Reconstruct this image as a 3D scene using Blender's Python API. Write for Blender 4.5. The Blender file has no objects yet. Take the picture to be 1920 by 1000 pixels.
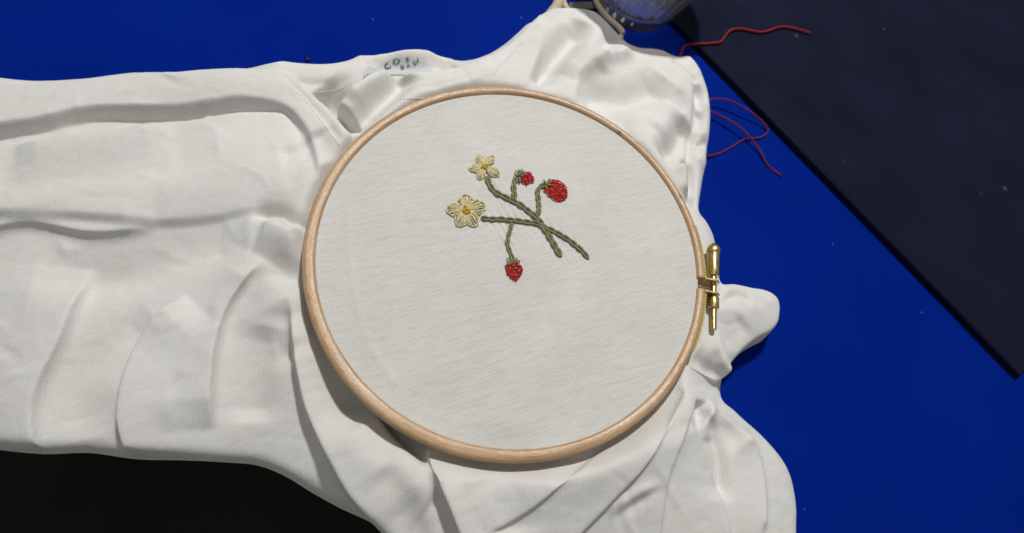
import bpy, math, random
import numpy as np
random.seed(7); rng = np.random.default_rng(7)
SC = bpy.context.scene
COL = SC.collection
MM = 0.001

# ------------------------------------------------------------------ camera
F = 1150.0                                   # focal length in pixels of a 1920 wide picture
HOOP_Z = 27.0                                # top of the hoop above the table, mm
nrm = np.array([0.143, -0.379, -0.914]); nrm /= np.linalg.norm(nrm)
ex = np.array([1.0, 0, 0]) - nrm * nrm[0]; ex /= np.linalg.norm(ex)
ey = np.cross(nrm, ex)
RW = np.array([ex, ey, nrm])                 # camera (x right, y down, z ahead) -> world
CAM = RW @ (-np.array([0.9, -6.3, 230.2])) + np.array([0, 0, HOOP_Z])

def P(u, v, z=0.0):
    """point of the place (mm) seen at photo position u, v when it is z mm above the table"""
    d = RW @ np.array([(u - 960) / F, (v - 500) / F, 1.0])
    t = (z - CAM[2]) / d[2]
    return CAM + t * d

from mathutils import Matrix, Vector
cam_d = bpy.data.cameras.new('camera'); cam = bpy.data.objects.new('camera', cam_d); COL.objects.link(cam)
cx, cy, cz = RW @ [1, 0, 0], RW @ [0, -1, 0], RW @ [0, 0, -1]
cam.matrix_world = Matrix(((cx[0], cy[0], cz[0], CAM[0] * MM), (cx[1], cy[1], cz[1], CAM[1] * MM),
                           (cx[2], cy[2], cz[2], CAM[2] * MM), (0, 0, 0, 1)))
cam_d.sensor_width = 36; cam_d.lens = F / 1920 * 36
cam_d.clip_start = 0.005; cam_d.clip_end = 20
cam_d.dof.use_dof = True; cam_d.dof.focus_distance = 0.228; cam_d.dof.aperture_fstop = 11
SC.camera = cam

# ------------------------------------------------------------------ light
w = bpy.data.worlds.new('World'); SC.world = w; w.use_nodes = True
bg = w.node_tree.nodes['Background']; bg.inputs[0].default_value = (1.0, 0.96, 0.90, 1); bg.inputs[1].default_value = 0.20
def area(name, loc, target, size, power, color):
    l = bpy.data.lights.new(name, 'AREA'); l.shape = 'DISK'; l.size = size; l.energy = power; l.color = color
    o = bpy.data.objects.new(name, l); COL.objects.link(o); o.location = loc
    o.rotation_euler = (Vector(target) - Vector(loc)).to_track_quat('-Z', 'Y').to_euler(); return o
area('desk_lamp', (0.11, 0.44, 0.80), (0, 0, 0.02), 0.075, 6.7, (1.0, 0.985, 0.95))
area('overhead_fill', (-0.5, -0.2, 1.7), (0, 0, 0), 0.7, 1.2, (1.0, 0.96, 0.90))  # soft fill added overhead, standing in for light bounced off the ceiling
SC.view_settings.view_transform = 'Standard'; SC.view_settings.look = 'None'
SC.view_settings.exposure = 0.0; SC.view_settings.gamma = 1.0
SC.render.engine = 'CYCLES'
SC.cycles.sample_clamp_indirect = 2.0

# ------------------------------------------------------------------ helpers
def mat(name, color, rough=0.6, metal=0.0, spec=0.3, **kw):
    m = bpy.data.materials.new(name); m.use_nodes = True
    b = m.node_tree.nodes['Principled BSDF']
    b.inputs['Base Color'].default_value = (*color, 1); b.inputs['Roughness'].default_value = rough
    b.inputs['Metallic'].default_value = metal; b.inputs['Specular IOR Level'].default_value = spec
    for k, v in kw.items(): b.inputs[k.replace('_', ' ')].default_value = v
    return m
class NT:
    def __init__(s, m): s.t = m.node_tree; s.b = s.t.nodes['Principled BSDF']; s.coord = None
    def n(s, typ, **kw):
        nd = s.t.nodes.new('ShaderNode' + typ)
        for k, v in kw.items():
            if k.startswith('i_'): nd.inputs[k[2:].replace('_', ' ')].default_value = v
            else: setattr(nd, k, v)
        return nd
    def l(s, a, b): s.t.links.new(a, b)
    def mapped(s, scale=(1, 1, 1), rot=(0, 0, 0), src='Object'):
        tc = s.n('TexCoord'); mp = s.n('Mapping'); mp.vector_type = 'TEXTURE'; mp.inputs['Scale'].default_value = tuple(1 / x for x in scale); mp.inputs['Rotation'].default_value = rot
        s.l(tc.outputs[src], mp.inputs['Vector']); return mp.outputs['Vector']
    def noise(s, vec, scale, detail=3, rough=0.5):
        nd = s.n('TexNoise'); nd.inputs['Scale'].default_value = scale; nd.inputs['Detail'].default_value = detail
        nd.inputs['Roughness'].default_value = rough; s.l(vec, nd.inputs['Vector']); return nd.outputs['Fac']
    def ramp(s, fac, stops):
        r = s.n('ValToRGB'); cr = r.color_ramp
        while len(cr.elements) < len(stops): cr.elements.new(0.5)
        for e, (p, c) in zip(cr.elements, stops): e.position = p; e.color = (*c, 1) if len(c) == 3 else c
        s.l(fac, r.inputs['Fac']); return r.outputs['Color']
    def math(s, op, a, b):
        nd = s.n('Math', operation=op)
        for i, x in enumerate((a, b)):
            if isinstance(x, (int, float)): nd.inputs[i].default_value = x
            else: s.l(x, nd.inputs[i])
        return nd.outputs[0]
    def mix(s, fac, a, b, mode='MIX'):
        nd = s.n('Mix', data_type='RGBA', blend_type=mode)
        for sock, x in ((nd.inputs['Factor'], fac), (nd.inputs['A'], a), (nd.inputs['B'], b)):
            if isinstance(x, (int, float)): sock.default_value = x
            elif isinstance(x, tuple): sock.default_value = (*x, 1)
            else: s.l(x, sock)
        return nd.outputs['Result']
    def bump(s, h, strength, dist, prev=None):
        nd = s.n('Bump'); nd.inputs['Strength'].default_value = strength; nd.inputs['Distance'].default_value = dist
        s.l(h, nd.inputs['Height'])
        if prev is not None: s.l(prev, nd.inputs['Normal'])
        s.l(nd.outputs['Normal'], s.b.inputs['Normal']); return nd.outputs['Normal']

def mesh_obj(name, V, Fc, material, parent=None, smooth=True, uv=None, kind=None):
    """V in mm (world)"""
    me = bpy.data.meshes.new(name)
    me.from_pydata((np.asarray(V, float) * MM).tolist(), [], [tuple(int(i) for i in f) for f in Fc])
    me.update()
    if smooth: me.polygons.foreach_set('use_smooth', [True] * len(me.polygons))
    if uv is not None:
        lay = me.uv_layers.new(name='UVMap'); idx = np.zeros(len(me.loops), np.int32); me.loops.foreach_get('vertex_index', idx)
        lay.data.foreach_set('uv', np.asarray(uv)[idx].ravel())
    if material: me.materials.append(material)
    o = bpy.data.objects.new(name, me); COL.objects.link(o)
    if parent is not None: o.parent = parent
    if kind: o['kind'] = kind
    return o
def thing(name, label, cat, group=None):
    o = bpy.data.objects.new(name, None); o.empty_display_size = 0.01; COL.objects.link(o); tag(o, label, cat, group); return o
def tag(o, label, cat, group=None):
    o['label'] = label; o['category'] = cat
    if group: o['group'] = group
    return o
def smooth_line(pts, n=8, closed=False):
    p = np.asarray(pts, float); out = []
    m = len(p)
    for i in range(m if closed else m - 1):
        if closed: a, b, c, d = p[(i - 1) % m], p[i], p[(i + 1) % m], p[(i + 2) % m]
        else: a, b, c, d = p[max(i - 1, 0)], p[i], p[i + 1], p[min(i + 2, m - 1)]
        for k in range(n):
            t = k / n
            out.append(0.5 * ((2 * b) + (c - a) * t + (2 * a - 5 * b + 4 * c - d) * t * t + (3 * b - a - 3 * c + d) * t ** 3))
    if not closed: out.append(p[-1])
    return np.array(out)
class MB:
    def __init__(s): s.V = []; s.F = []; s.n = 0
    def add(s, V, Fc):
        s.V.append(np.asarray(V, float)); s.F += [tuple(i + s.n for i in f) for f in Fc]; s.n += len(V)
    def tube(s, pts, rad, seg=6, caps=True, flat=1.0):
        p = np.asarray(pts, float); n = len(p); rad = np.broadcast_to(np.asarray(rad, float), (n,))
        tan = np.gradient(p, axis=0); tan /= np.linalg.norm(tan, axis=1)[:, None] + 1e-9
        up = np.array([0, 0, 1.0]); V = []
        for i in range(n):
            sd = np.cross(tan[i], up)
            if np.linalg.norm(sd) < 1e-3: sd = np.cross(tan[i], [0, 1.0, 0])
            sd /= np.linalg.norm(sd); nn = np.cross(sd, tan[i])
            for k in range(seg):
                a = 2 * math.pi * k / seg
                V.append(p[i] + rad[i] * (math.cos(a) * sd + flat * math.sin(a) * nn))
        Fc = [(i * seg + k, i * seg + (k + 1) % seg, (i + 1) * seg + (k + 1) % seg, (i + 1) * seg + k) for i in range(n - 1) for k in range(seg)]
        if caps: Fc += [tuple(range(seg))[::-1], tuple((n - 1) * seg + k for k in range(seg))]
        s.add(V, Fc)
    def lathe(s, origin, axis, prof, seg=32, rfun=None):
        """prof: (radius, distance along axis)"""
        ax = np.asarray(axis, float); ax /= np.linalg.norm(ax)
        a0 = np.cross(ax, [0, 0, 1.0])
        if np.linalg.norm(a0) < 1e-3: a0 = np.array([1.0, 0, 0])
        a0 /= np.linalg.norm(a0); b0 = np.cross(ax, a0); V = []
        for j, (r, h) in enumerate(prof):
            for k in range(seg):
                t = 2 * math.pi * k / seg; rr = r if rfun is None else rfun(r, h, t, j)
                V.append(np.asarray(origin) + ax * h + rr * (math.cos(t) * a0 + math.sin(t) * b0))
        m = len(prof)
        s.add(V, [(j * seg + k, j * seg + (k + 1) % seg, (j + 1) * seg + (k + 1) % seg, (j + 1) * seg + k) for j in range(m - 1) for k in range(seg)])
    def build(s, name, material, parent=None, smooth=True, kind=None):
        return mesh_obj(name, np.concatenate(s.V), s.F, material, parent, smooth, kind=kind)

# ------------------------------------------------------------------ materials
def cotton(name, col, rib_rot=0.0, rib=0.25, streak=0.0):
    m = mat(name, col, rough=0.95, spec=0.12, Sheen_Weight=0.12, Sheen_Roughness=0.5)
    t = NT(m)
    v = t.mapped(rot=(0, 0, rib_rot))
    wv = t.n('TexWave', bands_direction='X'); wv.inputs['Scale'].default_value = 330; wv.inputs['Distortion'].default_value = 2.5
    wv.inputs['Detail'].default_value = 2; wv.inputs['Detail Scale'].default_value = 3
    t.l(v, wv.inputs['Vector'])
    fine = t.noise(v, 2600, 2, 0.6)
    vs = t.mapped(scale=(90, 700, 300), rot=(0, 0, math.radians(17)))
    st = t.noise(vs, 1.0, 3, 0.55)
    nb = t.bump(wv.outputs['Fac'], rib, 0.00025)
    nb = t.bump(fine, 0.55, 0.0003, nb)
    if streak: nb = t.bump(st, streak, 0.0008, nb)
    mot = t.noise(t.mapped(), 38, 4, 0.6)
    c = t.ramp(mot, [(0.3, tuple(x * f for x, f in zip(col, (0.955, 0.95, 0.94)))), (0.7, tuple(min(1, x * 1.03) for x in col))])
    c2 = t.ramp(st, [(0.32, (0.945, 0.945, 0.94)), (0.62, (1, 1, 1))])
    c = t.mix(0.7 if streak else 0.35, c, c2, 'MULTIPLY')
    slub = t.noise(t.mapped(scale=(170, 1500, 400), rot=(0, 0, math.radians(20))), 1.0, 2, 0.6)
    c = t.mix(0.75 if streak else 0.3, c, t.ramp(slub, [(0.34, (0.89, 0.89, 0.885)), (0.56, (1, 1, 1)), (0.75, (1.0, 1.0, 1.0))]), 'MULTIPLY')
    t.l(c, t.b.inputs['Base Color'])
    return m
M_SHIRT = cotton('white_jersey', (0.715, 0.712, 0.698), 0.05, 0.22)
M_PANEL = cotton('white_jersey_stretched', (0.66, 0.658, 0.635), 0.35, 0.3, 0.24)
M_RIB = cotton('white_ribbing', (0.74, 0.73, 0.712), 0.9, 0.28)

def thread_mat(name, col, spec=0.25, rough=0.55, var=0.38):
    m = mat(name, col, rough=rough, spec=spec, Sheen_Weight=0.08)
    t = NT(m); v = t.mapped()
    n1 = t.noise(v, 1500, 2); n2 = t.noise(v, 3500, 2)
    c = t.ramp(n1, [(0.3, tuple(x * (1 - var) for x in col)), (0.7, tuple(min(1, x * (1 + var)) for x in col))])
    t.l(c, t.b.inputs['Base Color']); t.bump(n2, 1.0, 0.0005); return m
M_GREEN = thread_mat('green_thread', (0.25, 0.265, 0.135))
M_CREAM = thread_mat('cream_thread', (0.74, 0.635, 0.37), 0.4, 0.42, 0.28)
M_YELLOW = thread_mat('yellow_thread', (0.62, 0.40, 0.035))
M_RED = thread_mat('red_thread_material', (0.60, 0.012, 0.016), 0.3, 0.5)
M_SEED = thread_mat('tan_thread', (0.62, 0.36, 0.14))
M_SEW = mat('white_sewing_thread', (0.80, 0.78, 0.74), 0.7)

def wood():
    m = mat('beech_wood', (0.6, 0.42, 0.26), rough=0.36, spec=0.6); t = NT(m)
    v = t.mapped(scale=(1, 1, 1), src='UV')
    vs = t.mapped(scale=(0.045, 1.1, 1), src='UV'); n1 = t.noise(vs, 1.0, 5, 0.6)
    vf = t.mapped(scale=(0.22, 6.0, 1), src='UV'); n2 = t.noise(vf, 1.0, 4, 0.65)
    vl = t.mapped(scale=(0.03, 0.03, 1), src='UV'); n3 = t.noise(vl, 1.0, 3, 0.5)
    c = t.ramp(n1, [(0.3, (0.43, 0.265, 0.14)), (0.5, (0.56, 0.375, 0.215)), (0.72, (0.68, 0.49, 0.315))])
    c = t.mix(0.8, c, t.ramp(n2, [(0.35, (0.58, 0.50, 0.42)), (0.56, (1, 1, 1))]), 'MULTIPLY')
    c = t.mix(0.5, c, t.ramp(n3, [(0.35, (0.86, 0.8, 0.74)), (0.65, (1, 1, 1))]), 'MULTIPLY')
    at = t.n('Attribute', attribute_name='knot')
    c = t.mix(at.outputs['Fac'], c, (0.10, 0.06, 0.035))
    t.l(c, t.b.inputs['Base Color']); t.bump(n2, 0.35, 0.0003)
    t.l(t.math('ADD', t.math('MULTIPLY', n2, 0.22), 0.18), t.b.inputs['Roughness'])
    return m
M_WOOD = wood()
def brass():
    m = mat('brass', (0.56, 0.42, 0.16), rough=0.3, metal=1.0); t = NT(m); v = t.mapped()
    n = t.noise(v, 700, 3); t.l(t.ramp(n, [(0.3, (0.58, 0.45, 0.18)), (0.7, (0.80, 0.67, 0.34))]), t.b.inputs['Base Color'])
    t.l(t.math('ADD', t.math('MULTIPLY', n, 0.2), 0.22), t.b.inputs['Roughness']); return m
M_BRASS = brass()
M_PLATE = mat('brushed_brass', (0.80, 0.70, 0.32), 0.5, metal=0.75)

def table_mat():
    m = mat('blue_paint', (0.001, 0.015, 0.235), rough=0.6, spec=0.012); t = NT(m); v = t.mapped()
    n = t.noise(v, 14, 4); n2 = t.noise(v, 600, 3)
    c = t.ramp(n, [(0.3, (0.0004, 0.0125, 0.195)), (0.7, (0.0006, 0.0155, 0.225))])
    sv = t.mapped(scale=(900, 28, 1), rot=(0, 0, 0.6)); sc = t.noise(sv, 1.0, 2)
    pm = t.noise(t.mapped(), 45, 2)
    msk = t.math('MULTIPLY', t.ramp(sc, [(0.70, (0, 0, 0)), (0.76, (1, 1, 1))]), t.ramp(pm, [(0.55, (0, 0, 0)), (0.66, (1, 1, 1))]))
    c = t.mix(t.math('MULTIPLY', msk, 0.35), c, (0.05, 0.10, 0.36))
    vo = t.n('TexVoronoi'); vo.inputs['Scale'].default_value = 110; t.l(t.mapped(), vo.inputs['Vector'])
    sel = t.n('SeparateColor'); t.l(vo.outputs['Color'], sel.inputs[0])
    du = t.math('MULTIPLY', t.ramp(vo.outputs['Distance'], [(0.03, (1, 1, 1)), (0.06, (0, 0, 0))]), t.ramp(sel.outputs[0], [(0.80, (0, 0, 0)), (0.84, (1, 1, 1))]))
    c = t.mix(t.math('MULTIPLY', du, 0.35), c, (0.25, 0.28, 0.4))
    t.l(c, t.b.inputs['Base Color']); t.bump(n2, 0.08, 0.0002); return m
M_TABLE = table_mat()
def mat_dark():
    m = mat('dark_navy_board', (0.009, 0.011, 0.027), rough=0.7, spec=0.03); t = NT(m); v = t.mapped()
    vo = t.n('TexVoronoi'); vo.inputs['Scale'].default_value = 70; t.l(v, vo.inputs['Vector'])
    dots = t.ramp(vo.outputs['Distance'], [(0.045, (1, 1, 1)), (0.10, (0, 0, 0))])
    sel = t.n('SeparateColor'); t.l(vo.outputs['Color'], sel.inputs[0])
    s2 = t.ramp(sel.outputs[0], [(0.60, (0, 0, 0)), (0.66, (1, 1, 1))])
    n = t.noise(v, 25, 4)
    c = t.ramp(n, [(0.3, (0.007, 0.009, 0.022)), (0.7, (0.011, 0.013, 0.031))])
    c = t.mix(t.math('MULTIPLY', t.math('MULTIPLY', dots, s2), 0.5), c, (0.12, 0.15, 0.2))
    t.l(c, t.b.inputs['Base Color']); t.bump(t.noise(v, 900, 2), 0.15, 0.0002); return m
M_DARK = mat_dark()

# ------------------------------------------------------------------ setting: floor and table
def slab(name, pts, z0, z1, bev, material, parent=None):
    """convex-ish polygon prism with a rounded top edge"""
    p = np.asarray(pts, float)[:, :2]; n = len(p); c = p.mean(0); V = []; rings = []
    for k in range(5):
        a = k / 4 * math.pi / 2; ins = bev * (1 - math.cos(a)); z = z1 - bev + bev * math.sin(a)
        rings.append((ins, z))
    rings = [(0, z0)] + rings
    edge_n = []
    for i in range(n):
        d0 = p[i] - p[i - 1]; d1 = p[(i + 1) % n] - p[i]
        n0 = np.array([-d0[1], d0[0]]) / np.linalg.norm(d0); n1 = np.array([-d1[1], d1[0]]) / np.linalg.norm(d1)
        b = (n0 + n1); b /= (1 + n0 @ n1); edge_n.append(b)
    area2 = sum(p[i - 1][0] * p[i][1] - p[i][0] * p[i - 1][1] for i in range(n)); sg = 1 if area2 > 0 else -1
    for ins, z in rings:
        for i in range(n): V.append([*(p[i] + sg * edge_n[i] * ins), z])
    m = len(rings)
    Fc = [(j * n + i, j * n + (i + 1) % n, (j + 1) * n + (i + 1) % n, (j + 1) * n + i) for j in range(m - 1) for i in range(n)]
    Fc += [tuple((m - 1) * n + i for i in range(n)), tuple(range(n))[::-1]]
    return mesh_obj(name, V, Fc, material, parent, smooth=False)

M_FLOOR = mat('dark_floor', (0.012, 0.010, 0.009), 0.8)
tt = NT(M_FLOOR); tt.l(tt.ramp(tt.noise(tt.mapped(), 6, 4), [(0.3, (0.008, 0.007, 0.006)), (0.7, (0.016, 0.013, 0.011))]), tt.b.inputs['Base Color'])
fl = mesh_obj('floor', [(-3000, -3000, -720), (3000, -3000, -720), (3000, 3000, -720), (-3000, 3000, -720)], [(0, 1, 2, 3)], M_FLOOR, smooth=False)
fl['kind'] = 'structure'

ma, mb_ = P(1262, 36, 4)[:2], P(1386, 163, 4)[:2]
edir = (mb_ - ma) / np.linalg.norm(mb_ - ma); eper = np.array([-edir[1], edir[0]])
te = P(-100, 746, 0)[:2]; tdir = P(760, 925, 0)[:2] - te; tdir /= np.linalg.norm(tdir); tper = np.array([-tdir[1], tdir[0]])
tp = [te - tdir * 420, te + tdir * 700, te + tdir * 700 + tper * 900, te - tdir * 420 + tper * 900]
tb = thing('table', 'bright blue painted table top under the white shirt', 'table')
slab('table_top', tp, -28, 0, 2.0, M_TABLE, tb)
for q in ((0.06, 0.06), (0.94, 0.06), (0.94, 0.94), (0.06, 0.94)):
    c = np.array(tp[0]) + tdir * 1120 * q[0] + tper * 900 * q[1]
    b = MB(); b.lathe((c[0], c[1], -720), (0, 0, 1), [(0.1, 0), (18, 0), (24, 691.5), (0.1, 691.5)], 16); b.build('leg', M_TABLE, tb)

# dark board lying on the table, top right
m0 = ma - edir * 30
bd = slab('dark_board', [m0 - edir * 200, m0 + edir * 260, m0 + edir * 260 + eper * 230, m0 - edir * 200 + eper * 230], 0.05, 4.0, 1.2, M_DARK)
tag(bd, 'dark navy speckled flat board under the red thread, beside the glass', 'board')

# ------------------------------------------------------------------ the shirt as a field of heights
STEP = 0.6
GX = np.arange(-290, 142, STEP); GY = np.arange(-150, 190, STEP)
XX, YY = np.meshgrid(GX, GY)
def world_line(pts, z, n=6, closed=False):
    return smooth_line([P(u, v, z)[:2] for u, v in pts], n, closed)
def dist_line(L, pad=None):
    """distance, signed side (+ left of travel) and run parameter of each grid point to polyline L"""
    seg = np.linalg.norm(np.diff(L, axis=0), axis=1); cum = np.r_[0, np.cumsum(seg)]; tot = cum[-1]
    if pad is None: sl = (slice(None), slice(None))
    else:
        x0, y0 = L.min(0) - pad; x1, y1 = L.max(0) + pad
        sl = (slice(max(0, int((y0 - GY[0]) / STEP)), max(0, int((y1 - GY[0]) / STEP) + 1)), slice(max(0, int((x0 - GX[0]) / STEP)), max(0, int((x1 - GX[0]) / STEP) + 1)))
    X, Y = XX[sl], YY[sl]; b = np.full(X.shape, 1e9); s_ = np.zeros(X.shape); r_ = np.zeros(X.shape)
    for i in range(len(L) - 1):
        if seg[i] < 1e-6: continue
        d = (L[i + 1] - L[i]) / seg[i]
        px, py = X - L[i][0], Y - L[i][1]
        t = np.clip(px * d[0] + py * d[1], 0, seg[i])
        qx, qy = px - t * d[0], py - t * d[1]
        dd = qx * qx + qy * qy; m = dd < b
        b[m] = dd[m]; s_[m] = (d[0] * py - d[1] * px)[m]; r_[m] = ((cum[i] + t) / tot)[m]
    return np.sqrt(b), np.sign(s_), r_, sl
def inside_poly(L):
    ins = np.zeros(XX.shape, bool); j = len(L) - 1
    for i in range(len(L)):
        xi, yi = L[i]; xj, yj = L[j]
        if abs(yj - yi) > 1e-9:
            ins ^= ((yi > YY) != (yj > YY)) & (XX < (xj - xi) * (YY - yi) / (yj - yi) + xi)
        j = i
    return ins
def signed(L):
    Lc = np.vstack([L, L[:1]]); d, _, _, _ = dist_line(Lc); return np.where(inside_poly(L), d, -d)
def blur(A, s):
    r = int(3 * s / STEP) + 1; k = np.exp(-0.5 * (np.arange(-r, r + 1) * STEP / s) ** 2); k /= k.sum()
    A = np.apply_along_axis(lambda a: np.convolve(np.pad(a, r, 'edge'), k, 'valid'), 0, A)
    return np.apply_along_axis(lambda a: np.convolve(np.pad(a, r, 'edge'), k, 'valid'), 1, A)
def smoothnoise(wl, ang=0.0, aniso=1.0, seed=0):
    r = np.random.default_rng(seed); ca, sa = math.cos(ang), math.sin(ang)
    U = (XX * ca + YY * sa) / (wl * aniso); V = (-XX * sa + YY * ca) / wl
    A = r.standard_normal((128, 128)); iu = np.floor(U).astype(int); iv = np.floor(V).astype(int); fu = U - iu; fv = V - iv
    fu = fu * fu * (3 - 2 * fu); fv = fv * fv * (3 - 2 * fv)
    g = lambda a, b: A[a % 128, b % 128]
    return (g(iu, iv) * (1 - fu) + g(iu + 1, iv) * fu) * (1 - fv) + (g(iu, iv + 1) * (1 - fu) + g(iu + 1, iv + 1) * fu) * fv
def edge_prof(d, r):
    q = np.clip(d / r, 0, 1); return np.sqrt(np.clip(1 - (1 - q) ** 2, 0, 1))

OUTLINE = [(533,131),(580,134),(622,131),(660,117),(700,106),(760,103),(830,107),(882,117),(930,92),(965,65),(985,45),(1000,28),(1020,15),(1040,9),(1085,12),
 (1118,22),(1135,36),(1160,66),(1184,94),(1220,95),(1240,98),(1262,107),(1285,103),(1300,110),(1315,130),(1328,165),(1334,200),(1334,245),(1328,295),(1318,350),(1309,405),
 (1318,425),(1331,447),(1338,475),(1342,520),(1347,541),(1387,543),(1428,550),(1452,572),(1452,612),(1434,636),(1412,648),(1387,664),(1362,688),(1354,706),(1353,748),(1370,765),(1387,781),
 (1430,818),(1472,870),(1490,930),(1492,1010),(1490,1250),(900,1250),(770,1060),(720,1003),(690,978),(640,955),(585,925),(533,893),(480,872),(420,866),(340,862),(250,860),(160,848),(70,850),(-40,838),
 (-110,820),(-110,150),(-40,140),(60,150),(160,147),(260,138),(340,140),(430,134)]
def out_z(u, v):
    if 890 < u < 1170 and v < 130: return 7.5
    if u > 1170 and v < 420: return 4.5
    if 500 < u <= 890 and v < 140: return 5.0
    return 3.0
SD = signed(smooth_line([P(u, v, out_z(u, v))[:2] for u, v in OUTLINE], 4, True))
OX = np.zeros(XX.shape); OY = np.zeros(XX.shape)          # how far cloth leans over at a fold
RR = np.hypot(XX, YY)
EP3 = edge_prof(SD, 3.0)
H = 5.0 * edge_prof(SD, 4.5) + 5.5 * (1 - np.exp(-np.clip(SD, 0, None) / 14))
# the cloth climbs towards the hoop
H += 4.5 * np.exp(-((RR - 76) / 26) ** 2) * edge_prof(SD, 10)

def blob(u, v, amp, sx, sy, rot=0, z=10):
    global H
    c = P(u, v, z); a = math.radians(rot); dx, dy = XX - c[0], YY - c[1]
    U = dx * math.cos(a) + dy * math.sin(a); V = -dx * math.sin(a) + dy * math.cos(a)
    H += amp * np.exp(-0.5 * ((U / sx) ** 2 + (V / sy) ** 2)) * edge_prof(SD, 6)
def ridge(pts, amp, sl, sr, z=12, t0=0.15, t1=0.15, over=0.0):
    """fold along pts; sl / sr fall-off left / right of travel (mm); fades in over t0 and out over t1"""
    global H
    L = smooth_line(pts, 6) if z is None else world_line(pts, z); d, side, run, sli = dist_line(L, 3.5 * max(sl, sr))
    s = np.where(side > 0, sl, sr); q = d / s; g = np.exp(-0.5 * q * q)
    if min(sl, sr) < 2.0: g = 0.5 * g + 0.5 * np.exp(-1.1 * q)
    e = np.ones_like(run)
    if t0 > 0: e *= np.clip(run / t0, 0, 1) ** 0.8
    if t1 > 0: e *= np.clip((1 - run) / t1, 0, 1) ** 0.8
    if d.size == 0: return
    H[sli] += amp * g * e * EP3[sli]
    if over:                                             # crest leans over its steep side
        gy_, gx_ = np.gradient(d * side, STEP); ln = np.hypot(gx_, gy_) + 1e-6
        sgn = 1.0 if sl < sr else -1.0; near = np.where(side * sgn > 0, 0.5, 2.2)
        wgt = over * sgn * np.exp(-(d / near) ** 2) * e; OX[sli] += wgt * gx_ / ln; OY[sli] += wgt * gy_ / ln
def layer(pts, z, r, zp=None, bulge=0, L=15):
    global H
    sd = signed(world_line(pts, z if zp is None else zp, 4, True))
    A = z * edge_prof(sd, r) + bulge * (1 - np.exp(-np.clip(sd, 0, None) / L))
    H = np.where(sd > 0, np.maximum(H, A), H); return sd

#FOLDS
# shoulder, upper right
blob(1080, 80, 7, 22, 18, 40)
blob(1230, 180, 6, 20, 24, 20)
ridge([(1000,40),(960,85),(925,125),(895,160)], 4, 6, 9, t0=0.1)
ridge([(1090,50),(1055,95),(1020,138),(985,172)], -10, 5, 4)
ridge([(1040,35),(1010,80),(975,120)], 3, 6, 6)
ridge([(1184,106),(1150,116),(1105,136),(1060,165)], 5.5, 2.6, 9, t0=0.15)
ridge([(1150,62),(1135,92),(1112,118)], -6.5, 4.5, 3)
ridge([(1140,110),(1128,128),(1120,150)], 2.5, 3, 3)
ridge([(1075,185),(1140,203),(1200,195),(1245,160)], -10, 6, 8)
ridge([(1150,246),(1195,218),(1240,200),(1262,160)], 4, 6, 4)
ridge([(1285,232),(1262,285),(1225,312)], -8, 3.5, 4)
ridge([(1215,262),(1240,238),(1255,205)], 3, 6, 6)
ridge([(1060,140),(1100,165),(1120,200)], -2, 4, 4)
# sleeve hem at the right
ridge([(1262,112),(1285,131),(1309,151)], -2.8, 0.9, 0.9, t0=0.05, t1=0.05)
ridge([(1310,152),(1309,190),(1304,235),(1294,285),(1286,320)], -5, 2.0, 1.4, t0=0.05)
ridge([(1317,158),(1319,200),(1315,240)], -4, 1.6, 1.6)
ridge([(1328,185),(1312,205)], 3, 2, 2)
ridge([(1310,272),(1322,262),(1332,255)], -3.5, 1.6, 1.6, t1=0)
ridge([(1306,292),(1318,300),(1328,296)], 2, 2.2, 2.2, t1=0)
ridge([(1275,298),(1290,322),(1292,350),(1289,390)], -9, 1.8, 2.6, t0=0.2, t1=0)
ridge([(1262,320),(1276,345),(1283,375)], 4, 2.5, 3)
# neck
ridge([(533,137),(580,141),(625,140),(660,132),(690,118),(760,108),(820,109),(850,113)], 8, 3, 9, z=10, t0=0.0, t1=0.15)
ridge([(533,168),(580,171),(625,168),(660,158)], -1.6, 0.9, 0.9, t0=0, t1=0.1)
ridge([(690,150),(730,140),(790,142),(850,130)], -9, 4.0, 5, z=6)
ridge([(600,180),(622,198),(642,215),(662,236)], -13, 5, 5, t0=0.1, t1=0)
FRONT = [(628,207),(652,180),(690,152),(735,137),(750,140),(765,139),(815,138),(850,131),(884,118),(940,85),(985,46),(1015,16),(1030,60),(1000,160),(960,215),(720,300),(650,262),(668,242),(642,219)]
sd_front = layer(FRONT, 16, 2.6, bulge=2.0, L=10)
ridge([(742,146),(700,170),(655,203)], 4, 2.5, 6, z=16)
ridge([(752,148),(732,180),(704,210),(674,242)], -10, 5.0, 2.6, z=14, t0=0.1, t1=0)
ridge([(730,181),(800,181),(870,166),(930,132),(975,80)], -1.2, 0.7, 0.7, z=17, t0=0.05)
ridge([(830,195),(880,165),(930,135)], 1.2, 5, 2.5, z=17)
STRAP = [(533,138),(570,163),(600,188),(626,214),(650,248),(668,280),(640,330),(604,362),(594,330),(582,284),(562,243),(533,214),(480,203),(420,205),(330,216),(180,214),(60,236),(-90,240),(-90,160),(60,152),(160,149),(260,140),(340,142),(455,136)]
sd_strap = layer(STRAP, 17, 1.8, bulge=1.0)
ridge([(533,152),(560,178),(600,225),(640,278)], -1.4, 0.8, 0.8, z=17, t0=0, t1=0)
ridge([(596,262),(612,290),(632,318)], -3.5, 4, 4, z=17)
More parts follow.
